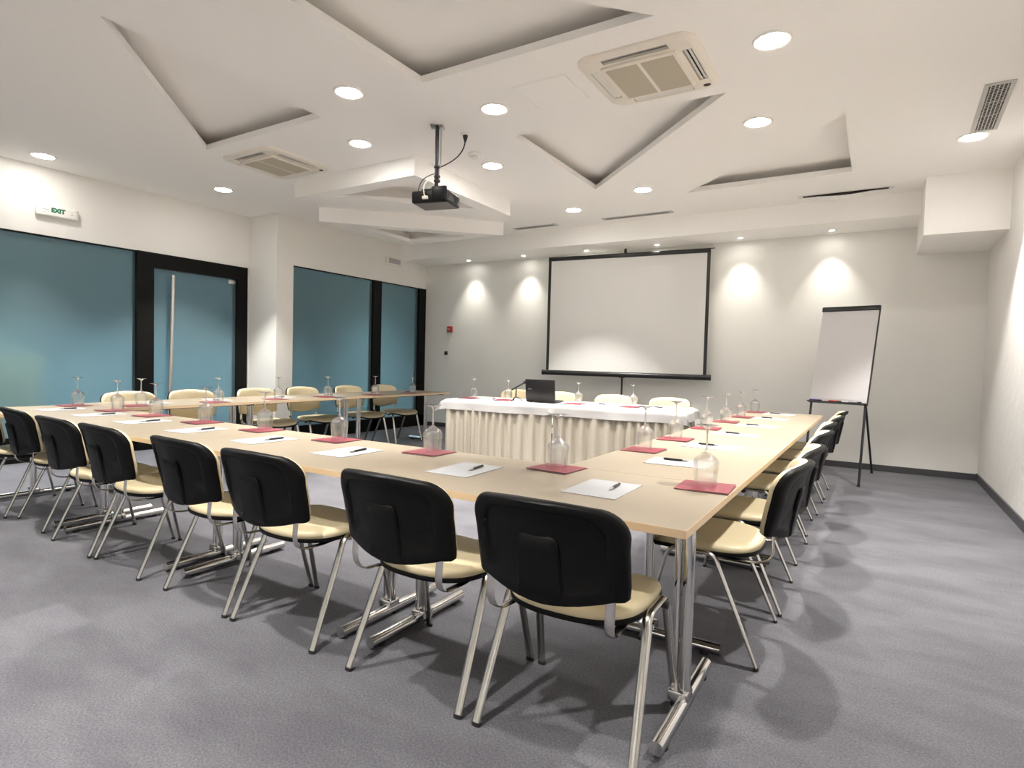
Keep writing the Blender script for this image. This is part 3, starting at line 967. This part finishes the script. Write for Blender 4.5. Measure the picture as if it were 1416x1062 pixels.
def build_laptop_and_microphone():
    x, y, z = head(-0.245, 0.22, 0.7475)
    t = thing('laptop', 'open black laptop on the white tablecloth, lid turned towards us', 'laptop', (x, y, z), HEAD_A + math.radians(-2))
    b = MB().box((-0.188, 0.0, 0.004), (0.188, 0.25, 0.024), 0.004).build('keyboard_base', M['laptop'], t)
    MB().box((-0.15, 0.10, 0.0242), (0.15, 0.215, 0.0255), 0.0005, 1).build('keyboard', M['rubber'], b)
    for sx in (-0.15, 0.15):
        for sy in (0.02, 0.21):
            MB().lathe([(0, 0), (0.008, 0), (0.008, 0.0045), (0, 0.0045)], 10, Matrix.Translation((sx, sy, 0))).build('foot_pad', M['rubber'], b)
    tilt = Matrix.Translation((0, 0.0, 0.022)) @ Matrix.Rotation(math.radians(7), 4, 'X')
    lid = MB().box((-0.188, -0.012, 0.0), (0.188, 0.0, 0.248), 0.004, 2, tilt).build('screen_lid', M['laptop'], t)
    MB().box((-0.155, 0.0, 0.02), (0.155, 0.0008, 0.21), 0.0, 1, tilt).build('display', M['lens'], lid)
    cu = bpy.data.curves.new('lid_lettering', 'FONT')
    cu.body = 'acer'
    cu.size = 0.030
    cu.extrude = 0.0003
    cu.align_x = 'CENTER'
    o = bpy.data.objects.new('lid_lettering', cu)
    COL.objects.link(o)
    o = to_mesh_object(o, M['silver'])
    o.parent = lid
    o.matrix_local = tilt @ Matrix.Translation((-0.128, -0.0124, 0.128)) @ Matrix.Rotation(PI / 2, 4, 'X')
    x, y, z = head(-0.555, 0.20, 0.7475)
    t = thing('desk_microphone', 'small black microphone on a mini tripod behind the laptop', 'microphone', (x, y, z), 0.3)
    for k in range(3):
        a = 2 * PI * k / 3 + 2.2
        MB().sweep([(0.085 * math.cos(a), 0.085 * math.sin(a), 0.006), (0.03 * math.cos(a), 0.03 * math.sin(a), 0.042), (0, 0, 0.052)], 0.0055, ref=(0, 0, 1), n=8).build('leg', M['rubber'], t)
    MB().sweep([(0, 0, 0.045), (0, 0, 0.165)], 0.008, n=10).build('stem', M['rubber'], t)
    d = Vector((0.82, 0.28, 0.52)).normalized()
    a0 = Vector((0, 0, 0.165)) - d * 0.065
    m = MB().sweep([a0, a0 + d * 0.17], 0.010, ref=(0, 0, 1), n=12).build('microphone_body', M['rubber'], t)
    p = a0 + d * 0.17
    MB().sweep([p, p + d * 0.008, p + d * 0.02, p + d * 0.042, p + d * 0.05], 0.018, ref=(0, 0, 1), n=14).build('microphone_head', M['darkmetal'], m)

# ------------------------------------------------------------------ screen and flipchart
def build_screen():
    t = thing('projection_screen', 'white tripod projection screen with black borders before the far wall', 'projection screen', (-2.72, 6.50, 0), math.radians(5.0))
    W, z0, z1 = 1.195, 1.105, 2.83
    s = MB().box((-W + 0.035, -0.003, z0 - 0.02), (W - 0.035, 0.001, z1 - 0.055)).build('screen_surface', M['screen'], t, 0)
    for sx, nm in ((-1, 'side_border'), (1, 'side_border')):
        MB().box((min(sx * W, sx * (W - 0.045)), -0.004, z0 - 0.02), (max(sx * W, sx * (W - 0.045)), 0.0015, z1 - 0.02)).build(nm, M['blackmetal'], s, 0)
    MB().box((-W, -0.016, z1 - 0.060), (W, 0.010, z1), 0.006).build('top_bar', M['blackmetal'], t)
    MB().sweep([(W - 0.06, -0.003, z1 - 0.008), (W + 0.05, -0.003, z1 - 0.004)], 0.006, ref=(0, 0, 1), n=8).build('bar_end', M['blackmetal'], t)
    MB().sweep([(-W - 0.045, 0.0, z0 - 0.040), (W + 0.045, 0.0, z0 - 0.040)], 0.038, 0.034, ref=(0, 0, 1), n=18).build('roller_case', M['blackmetal'], t)
    for sx in (-1, 1):
        MB().sweep([(sx * (W + 0.045), 0, z0 - 0.040), (sx * (W + 0.062), 0, z0 - 0.040)], 0.041, 0.037, ref=(0, 0, 1), n=18).build('case_end_cap', M['rubber'], t)
    MB().sweep([(0, 0.05, 0.25), (0, 0.05, z1 + 0.03)], 0.014, n=12).build('pole', M['blackmetal'], t)
    MB().sweep([(0, 0.05, z1 + 0.02), (0, 0.05, z1 + 0.055), (0, 0.03, z1 + 0.065), (0, -0.01, z1 + 0.055), (0, -0.012, z1 + 0.0)], 0.011, n=10).build('hook', M['blackmetal'], t)
    MB().box((-0.04, 0.015, z0 - 0.09), (0.04, 0.07, z0 - 0.01), 0.008).build('case_bracket', M['rubber'], t)
    for k in range(3):
        a = 2 * PI * k / 3 + PI / 2
        c, sn = math.cos(a), math.sin(a)
        l = MB().sweep([(0.012 * c, 0.05 + 0.012 * sn, 0.42), (0.36 * c, 0.05 + 0.17 * sn if sn > 0.5 else 0.05 + 0.36 * sn, 0.015)], 0.011, ref=(0, 0, 1), n=8).build('leg', M['blackmetal'], t)
        MB().lathe([(0, 0), (0.014, 0), (0.014, 0.02), (0, 0.03)], 10, Matrix.Translation((0.36 * c, 0.05 + (0.17 if sn > 0.5 else 0.36) * sn, 0))).build('foot_tip', M['rubber'], l)

def build_flipchart():
    az = math.radians(-15.0)      # the board looks a little towards the skirted table
    t = thing('flipchart_easel', 'flipchart easel with blank white board and black legs near the far corner', 'flipchart', (0.10, 5.74, 0), az)
    lean = math.radians(-16.0)
    B = Matrix.Translation((0, 0, 0.86)) @ Matrix.Rotation(lean, 4, 'X')
    Wd, Hh = 0.29, 1.11
    bd = MB().box((-Wd, -0.004, 0.0), (Wd, 0.012, Hh), 0.002, 1, B).build('board', M['board'], t, 0)
    pb = MB().box((-Wd + 0.004, -0.0075, 0.03), (Wd - 0.006, -0.0042, Hh - 0.03), 0.0, 1, B).build('paper_pad', M['board'], bd, 0)
    MB().box((-Wd - 0.006, -0.026, Hh - 0.045), (Wd + 0.012, 0.014, Hh + 0.008), 0.008, 2, B).build('clamp_bar', M['blackmetal'], t)
    for x in (Wd + 0.004,):
        MB().box((x - 0.006, -0.006, -0.01), (x + 0.006, 0.016, Hh), 0.002, 1, B).build('side_rail', M['blackmetal'], t, 0)
    MB().box((-Wd - 0.01, -0.062, -0.018), (Wd + 0.01, 0.012, -0.008), 0.003, 1, B).build('pen_tray', M['blackmetal'], t)
    MB().box((-Wd - 0.01, -0.064, -0.018), (Wd + 0.01, -0.058, -0.010), 0.001, 1, B).build('tray_lip', M['blackmetal'], t)
    for sx in (-1, 1):
        l = MB().sweep([(sx * (Wd - 0.015) + 0.04, -0.235, 0.01), (sx * (Wd - 0.015), 0.02, 0.90)], 0.013, 0.010, n=10).build('leg', M['blackmetal'], t)
        MB().sweep([(sx * (Wd - 0.015) + 0.04, -0.237, 0.0), (sx * (Wd - 0.015) + 0.04, -0.232, 0.025)], 0.016, n=10).build('foot_tip', M['rubber'], l)
    l = MB().sweep([(0.15, 0.82, 0.01), (0.22, 0.13, 1.04), (0.22, 0.105, 1.08)], 0.012, 0.010, n=10).build('leg', M['blackmetal'], t)
    MB().sweep([(0.15, 0.822, 0.0), (0.15, 0.816, 0.025)], 0.015, n=10).build('foot_tip', M['rubber'], l)
    RZ = Matrix.Translation((0.10, 5.74, 0)) @ Matrix.Rotation(az, 4, 'Z') @ B
    def marker(x, m, lab):
        p = RZ @ Vector((x, -0.035, 0.0035))
        k = thing('whiteboard_marker', lab, 'marker', p, az, 'markers on the flipchart tray')
        R = Matrix.Rotation(PI / 2, 4, 'Y')
        MB().lathe([(0, -0.06), (0.008, -0.06), (0.0085, 0.03), (0, 0.032)], 12, R).build('barrel', m, k)
        MB().lathe([(0, 0.03), (0.0075, 0.03), (0.006, 0.07), (0, 0.071)], 12, R).build('cap', M['rubber'], k)
    marker(-0.22, M['blue'], 'dark blue marker on the flipchart tray')
    marker(-0.02, M['markred'], 'red marker in the middle of the flipchart tray')
    marker(0.18, M['grey'], 'grey marker on the flipchart tray, past the red one')

# ------------------------------------------------------------------ things on the ceiling and walls
def make_cassette():
    t = thing('air_conditioner', 'x', 'air conditioner')
    # rounded square panel with chamfered edge
    def rsq(h, r, n=6):
        pts = []
        for cx, cy, a0 in ((h - r, h - r, 0), (-h + r, h - r, 90), (-h + r, -h + r, 180), (h - r, -h + r, 270)):
            for i in range(n + 1):
                a = math.radians(a0 + 90 * i / n)
                pts.append((cx + r * math.cos(a), cy + r * math.sin(a)))
        return pts
    b = MB()
    rows = [(rsq(0.39, 0.11), 0.0), (rsq(0.388, 0.11), -0.012), (rsq(0.37, 0.10), -0.022), (rsq(0.345, 0.08), -0.027)]
    vs, fs = [], []
    n = len(rows[0][0])
    for pts, z in rows:
        vs += [(x, y, z) for x, y in pts]
    for j in range(len(rows) - 1):
        fs += [(j * n + i, j * n + (i + 1) % n, (j + 1) * n + (i + 1) % n, (j + 1) * n + i) for i in range(n)]
    b.raw(vs, fs)
    # underside of the panel with four slot openings around the grille
    z = -0.027
    s0, s1, g = 0.275, 0.335, 0.215
    outline = rows[-1][0]
    holes = [[(-g, s0), (g, s0), (g, s1), (-g, s1)], [(-g, -s1), (g, -s1), (g, -s0), (-g, -s0)],
             [(s0, -g), (s1, -g), (s1, g), (s0, g)], [(-s1, -g), (-s0, -g), (-s0, g), (-s1, g)]]
    V, E_ = [], []
    for loop in [outline] + holes:
        k = len(V)
        V += [Vector(p) for p in loop]
        E_ += [(k + i, k + (i + 1) % len(loop)) for i in range(len(loop))]
    V2, _, F, *_r = delaunay_2d_cdt(V, E_, [], 1, 1e-5)
    faces = []
    for f in F:
        cx = sum(V2[i][0] for i in f) / len(f)
        cy = sum(V2[i][1] for i in f) / len(f)
        if not any(min(p[0] for p in h) < cx < max(p[0] for p in h) and min(p[1] for p in h) < cy < max(p[1] for p in h) for h in holes):
            faces.append(tuple(f))
    b.raw([(v[0], v[1], z) for v in V2], faces)
    for h in holes:
        b.raw([(x, y, z) for x, y in h] + [(x, y, -0.002) for x, y in h], [(i, (i + 1) % 4, 4 + (i + 1) % 4, 4 + i) for i in range(4)])
    b.build('panel', M['beige_plastic'], t, 30, recalc=False)
    for h in holes:
        x0, x1 = min(p[0] for p in h), max(p[0] for p in h)
        y0, y1 = min(p[1] for p in h), max(p[1] for p in h)
        MB().raw([(x0, y0, -0.003), (x1, y0, -0.003), (x1, y1, -0.003), (x0, y1, -0.003)], [(0, 1, 2, 3)]).build('air_outlet', M['dark'], t, 0)
        lv = MB()
        along_x = (x1 - x0) > (y1 - y0)
        c = ((x0 + x1) / 2, (y0 + y1) / 2)
        sgn = 1 if (c[1] if along_x else c[0]) > 0 else -1
        for off in (-0.012, 0.014):
            if along_x:
                Rm = Matrix.Translation((c[0], c[1] + sgn * off, -0.022)) @ Matrix.Rotation(-sgn * math.radians(28), 4, 'X')
                lv.box((-g + 0.006, -0.011, -0.0015), (g - 0.006, 0.011, 0.0015), 0, 1, Rm)
            else:
                Rm = Matrix.Translation((c[0] + sgn * off, c[1], -0.022)) @ Matrix.Rotation(sgn * math.radians(28), 4, 'Y')
                lv.box((-0.011, -g + 0.006, -0.0015), (0.011, g - 0.006, 0.0015), 0, 1, Rm)
        lv.build('louvre', M['white_plastic'], t, 0)
    gr = MB().box((-0.25, -0.25, -0.042), (0.25, 0.25, -0.0265), 0.006).build('intake_frame', M['beige_plastic'], t)
    for sx in (-1, 1):
        MB().box((min(sx * 0.012, sx * 0.225), -0.222, -0.0445), (max(sx * 0.012, sx * 0.225), 0.222, -0.0415), 0.001, 1).build('intake_grille', M['grille'], gr, 0)
    MB().lathe([(0, -0.031), (0.020, -0.031), (0.024, -0.027)], 20, Matrix.Translation((0.305, 0.305, 0)) @ Matrix.Diagonal((1.1, 0.8, 1, 1))).build('sensor_eye', M['darkmetal'], t)
    return t

def build_ceiling_things():
    k = Kind(make_cassette())
    k.put('large square beige ceiling air conditioner with open outlet slots, nearer the access hatch', (-0.93, 2.20, H), 0, 'ceiling cassette units')
    k.put('square beige ceiling air conditioner beside the dropped triangle, smaller in view', (-4.86, 2.235, H), 0, 'ceiling cassette units')
    h = thing('access_hatch', 'thin square access hatch set flush in the white ceiling', 'hatch', (-1.65, 2.16, H))
    MB().box((-0.20, -0.20, -0.004), (0.20, 0.20, 0.0), 0.001, 1).build('cover_plate', M['ceiling'], h, 0)
    fr = MB()
    for a, b in (((-0.215, -0.215), (0.215, -0.204)), ((-0.215, 0.204), (0.215, 0.215)), ((-0.215, -0.204), (-0.204, 0.204)), ((0.204, -0.204), (0.215, 0.204))):
        fr.box((a[0], a[1], -0.003), (b[0], b[1], 0.0))
    fr.build('frame', M['ceiling'], h, 0)
    # projector on its ceiling pole
    t = thing('ceiling_projector', 'black projector hanging from the ceiling on a dark pole', 'projector', (-2.79, 2.26, H), math.radians(14))
    MB().lathe([(0, 0), (0.075, 0), (0.078, -0.006), (0.06, -0.010), (0.03, -0.014), (0, -0.014)], 4, Matrix.Rotation(PI / 4 + 0.3, 4, 'Z')).build('ceiling_plate', M['satin'], t, 20)
    MB().sweep([(0, 0, -0.01), (0, 0, -0.52)], 0.017, n=14).build('pole', M['blackmetal'], t)
    MB().sweep([(0.035, 0.0, -0.01), (0.035, 0.0, -0.30), (0.022, 0, -0.36), (0.02, 0, -0.46)], 0.007, n=8).build('cable_conduit', M['satin'], t)
    for z in (-0.34, -0.42, -0.455):
        MB().lathe([(0.017, -0.008), (0.027, -0.008), (0.027, 0.008), (0.017, 0.008), (0.017, -0.008)], 14, Matrix.Translation((0.005, 0, z))).build('cable_clip', M['rubber'], t)
    MB().lathe([(0, -0.50), (0.03, -0.50), (0.055, -0.525), (0.06, -0.545), (0, -0.545)], 18).build('mount_head', M['blackmetal'], t)
    body = MB().box((-0.165, -0.13, -0.665), (0.165, 0.13, -0.565), 0.014, 3).build('projector_body', M['projector'], t)
    MB().box((0.02, -0.136, -0.655), (0.15, -0.10, -0.535), 0.012, 2).build('lamp_housing', M['projector'], body)
    MB().box((-0.172, -0.06, -0.64), (-0.15, 0.09, -0.58), 0.008, 2).build('side_grip', M['projector'], body)
    MB().box((-0.09, -0.10, -0.566), (0.09, 0.10, -0.542), 0.006).build('mount_bracket', M['darkmetal'], t)
    MB().box((-0.15, -0.11, -0.668), (0.15, 0.11, -0.664), 0.001, 1).build('bottom_plate', M['slot'], body, 0)
    MB().lathe([(0, 0), (0.034, 0.0), (0.038, 0.022), (0.03, 0.024), (0.026, 0.006), (0, 0.004)], 20, Matrix.Translation((-0.075, 0.128, -0.615)) @ Matrix.Rotation(-PI / 2, 4, 'X')).build('lens', M['lens'], body)
    v = MB()
    for i in range(8):
        v.box((0.1655, -0.09 + i * 0.022, -0.645), (0.167, -0.08 + i * 0.022, -0.585))
    v.build('vent_slits', M['dark'], body, 0)
    MB().box((-0.06, -0.150, -0.640), (-0.01, -0.128, -0.615), 0.003, 1).build('plug', M['beige_plastic'], body, 0)
    MB().sweep(arc((-0.035, -0.145, -0.62), (-0.06, -0.19, -0.50), (-0.01, -0.02, -0.44), 10), 0.005, n=8).build('signal_cable', M['beige_plastic'], t)
    MB().sweep(arc((-0.10, -0.13, -0.60), (-0.10, -0.16, -0.47), (-0.01, -0.02, -0.40), 10), 0.004, n=8).build('power_lead', M['rubber'], t)
    # power flex from the ceiling socket
    p = Vector((-2.675, 2.50, H))
    q = Vector((-2.765, 2.27, H - 0.34))
    s = thing('ceiling_socket', 'white round ceiling socket beside the projector pole', 'socket', p)
    MB().lathe([(0, 0), (0.042, 0), (0.042, -0.008), (0.034, -0.014), (0, -0.014)], 24).build('socket_plate', M['white_plastic'], s)
    c = thing('power_cable', 'black power cable looping from the ceiling socket to the projector pole', 'cable', p - Vector((0, 0, 0.014)))
    MB().lathe([(0, 0), (0.022, 0), (0.020, -0.020), (0.008, -0.055), (0, -0.055)], 16).build('plug', M['rubber'], c)
    rel = q - p + Vector((0, 0, 0.014))
    MB().sweep(arc((0, 0, -0.05), (0.0, -0.02, -0.20), rel, 14), 0.0055, n=8).build('flex', M['rubber'], c)
    d = thing('smoke_detector', 'white round smoke detector on the ceiling near the projector', 'smoke detector', (-2.88, 2.93, H))
    MB().lathe([(0, 0), (0.060, 0), (0.060, -0.020), (0.052, -0.026), (0, -0.026)], 28).build('base', M['white_plastic'], d)
    MB().lathe([(0.044, -0.024), (0.044, -0.036), (0.038, -0.048), (0.02, -0.055), (0, -0.056)], 28).build('sensor_dome', M['white_plastic'], d)
    # louvred return grille beside the wall
    t = thing('return_air_grille', 'long louvred metal air grille in the ceiling by the plain wall', 'air vent', (1.095, 3.92, H), math.radians(-1.5))
    fr = MB()
    W2, L2 = 0.085, 0.48
    fr.box((-W2, -L2, -0.008), (-W2 + 0.026, L2, 0.0)); fr.box((W2 - 0.026, -L2, -0.008), (W2, L2, 0.0))
    fr.box((-W2 + 0.026, -L2, -0.008), (W2 - 0.026, -L2 + 0.026, 0.0)); fr.box((-W2 + 0.026, L2 - 0.026, -0.008), (W2 - 0.026, L2, 0.0))
    fr.build('frame', M['vent'], t, 0)
    MB().box((-W2 + 0.02, -L2 + 0.02, -0.0015), (W2 - 0.02, L2 - 0.02, -0.0005)).build('backing', M['dark'], t, 0)
    for i in range(5):
        x = -0.046 + i * 0.023
        MB().box((x - 0.003, -L2 + 0.026, -0.0075), (x + 0.003, L2 - 0.026, -0.002)).build('blade', M['vent'], t, 0)
    cr = MB()
    for i in range(30):
        y = -L2 + 0.04 + i * (2 * L2 - 0.08) / 29
        w_ = 0.007 if i in (10, 19) else 0.0022
        cr.box((-W2 + 0.026, y - w_, -0.0055), (W2 - 0.026, y + w_, -0.0025))
    cr.build('cross_bars', M['vent'], t, 0)
    for i, (x0, x1) in enumerate([(-4.20, -3.50), (-2.80, -1.84), (-0.39, 0.53)]):
        lab = ['narrow grey slot vent in the ceiling, short one nearer the glass wall', 'narrow grey slot vent in the ceiling above the screen edge', 'slot vent with a bowed dark gap, near the boxed corner'][i]
        t = thing('slot_air_vent', lab, 'air vent', ((x0 + x1) / 2, 5.83, H), 0, 'ceiling slot vents')
        l = (x1 - x0) / 2
        fr = MB()
        fr.box((-l, -0.055, -0.006), (l, -0.036, 0)); fr.box((-l, 0.036, -0.006), (l, 0.055, 0))
        fr.box((-l, -0.036, -0.006), (-l + 0.045, 0.036, 0)); fr.box((l - 0.045, -0.036, -0.006), (l, 0.036, 0))
        fr.build('frame', M['white_plastic'] if i == 2 else M['vent'], t, 0)
        MB().box((-l + 0.04, -0.036, -0.002), (l - 0.04, 0.036, -0.0005)).build('slot_gap', M['dark'] if i == 2 else M['slot'], t, 0)
        if i == 2:
            n = 16
            vs, fs = [], []
            for j in range(n + 1):
                x = -l + 0.045 + (2 * l - 0.09) * j / n
                sag = 0.052 * math.sin(PI * j / n)
                vs += [(x, -0.040 + sag * 0.2, -0.006 - sag * 0.55), (x, 0.036, -0.004)]
            # bowed blade that has dropped out of its frame
            for j in range(n):
                fs.append((2 * j, 2 * j + 2, 2 * j + 3, 2 * j + 1))
            MB().raw(vs, fs).build('bowed_blade', M['dark'], t, 0)

def text_on(parent, body, size, m, mtx, name='lettering'):
    cu = bpy.data.curves.new(name, 'FONT')
    cu.body = body
    cu.size = size
    cu.extrude = 0.0006
    cu.offset = 0.004 * size / 0.06
    cu.align_x = 'CENTER'
    cu.align_y = 'CENTER'
    o = bpy.data.objects.new(name, cu)
    COL.objects.link(o)
    o = to_mesh_object(o, m)
    o.parent = parent
    o.matrix_local = mtx
    return o
def build_wall_things():
    face_px = Matrix(((0, 0, 1, 0), (1, 0, 0, 0), (0, 1, 0, 0), (0, 0, 0, 1)))   # text X -> +Y, text Y -> +Z, normal -> +X
    t = thing('exit_sign', 'white exit sign box with green letters above the frosted glass wall', 'exit sign', (XL1, 1.235, 2.715))
    MB().box((0.0, -0.195, -0.062), (0.05, 0.195, 0.062), 0.014, 3).build('housing', M['white_plastic'], t)
    p = MB().box((0.05, -0.155, -0.048), (0.0525, 0.165, 0.048), 0.001, 1).build('front_plate', M['white_plastic'], t, 0)
    text_on(p, 'EXIT', 0.062, M['green'], Matrix.Translation((0.0532, 0.0, 0.008)) @ face_px)
    mk = MB()
    mk.box((0.0525, -0.140, 0.004), (0.0532, -0.085, 0.010)); mk.box((0.0525, -0.130, -0.024), (0.0532, -0.118, -0.018))
    mk.box((0.0525, 0.125, 0.012), (0.0532, 0.133, 0.018)); mk.box((0.0525, 0.118, -0.010), (0.0532, 0.142, -0.003))
    mk.build('small_print', M['grey'], p, 0)
    t = thing('emergency_light', 'unlit white emergency sign box high on the wall over the blue glass end', 'exit sign', (XL2, 5.88, 2.87))
    MB().box((0.0, -0.19, -0.06), (0.045, 0.19, 0.06), 0.014, 3).build('housing', M['white_plastic'], t)
    MB().box((0.045, -0.14, -0.04), (0.048, 0.14, 0.04), 0.001, 1).build('front_plate', M['paper'], t, 0)
    t = thing('fire_call_point', 'red square fire call point on the wall beside the blue glass', 'fire alarm', (-6.073, YB, 1.765))
    MB().box((-0.052, -0.04, -0.052), (0.052, 0, 0.052), 0.006).build('housing', M['alarm'], t)
    MB().box((-0.036, -0.043, -0.016), (0.010, -0.0395, 0.016), 0.001, 1).build('break_glass', M['paper'], t, 0)
    t = thing('wall_thermostat', 'tiny black wall switch plate below the red fire call point', 'switch', (-6.159, YB, 1.338))
    MB().box((-0.034, -0.014, -0.034), (0.034, 0, 0.034), 0.004).build('plate', M['rubber'], t)
    MB().box((-0.022, -0.018, -0.022), (0.022, -0.0135, 0.022), 0.002, 1).build('key', M['laptop'], t)

build_shell()
build_ceiling()
build_lamps()
build_tables()
build_chairs()
build_head_table_dressing()
build_screen()
build_flipchart()
build_ceiling_things()
build_wall_things()
build_settings()
build_laptop_and_microphone()
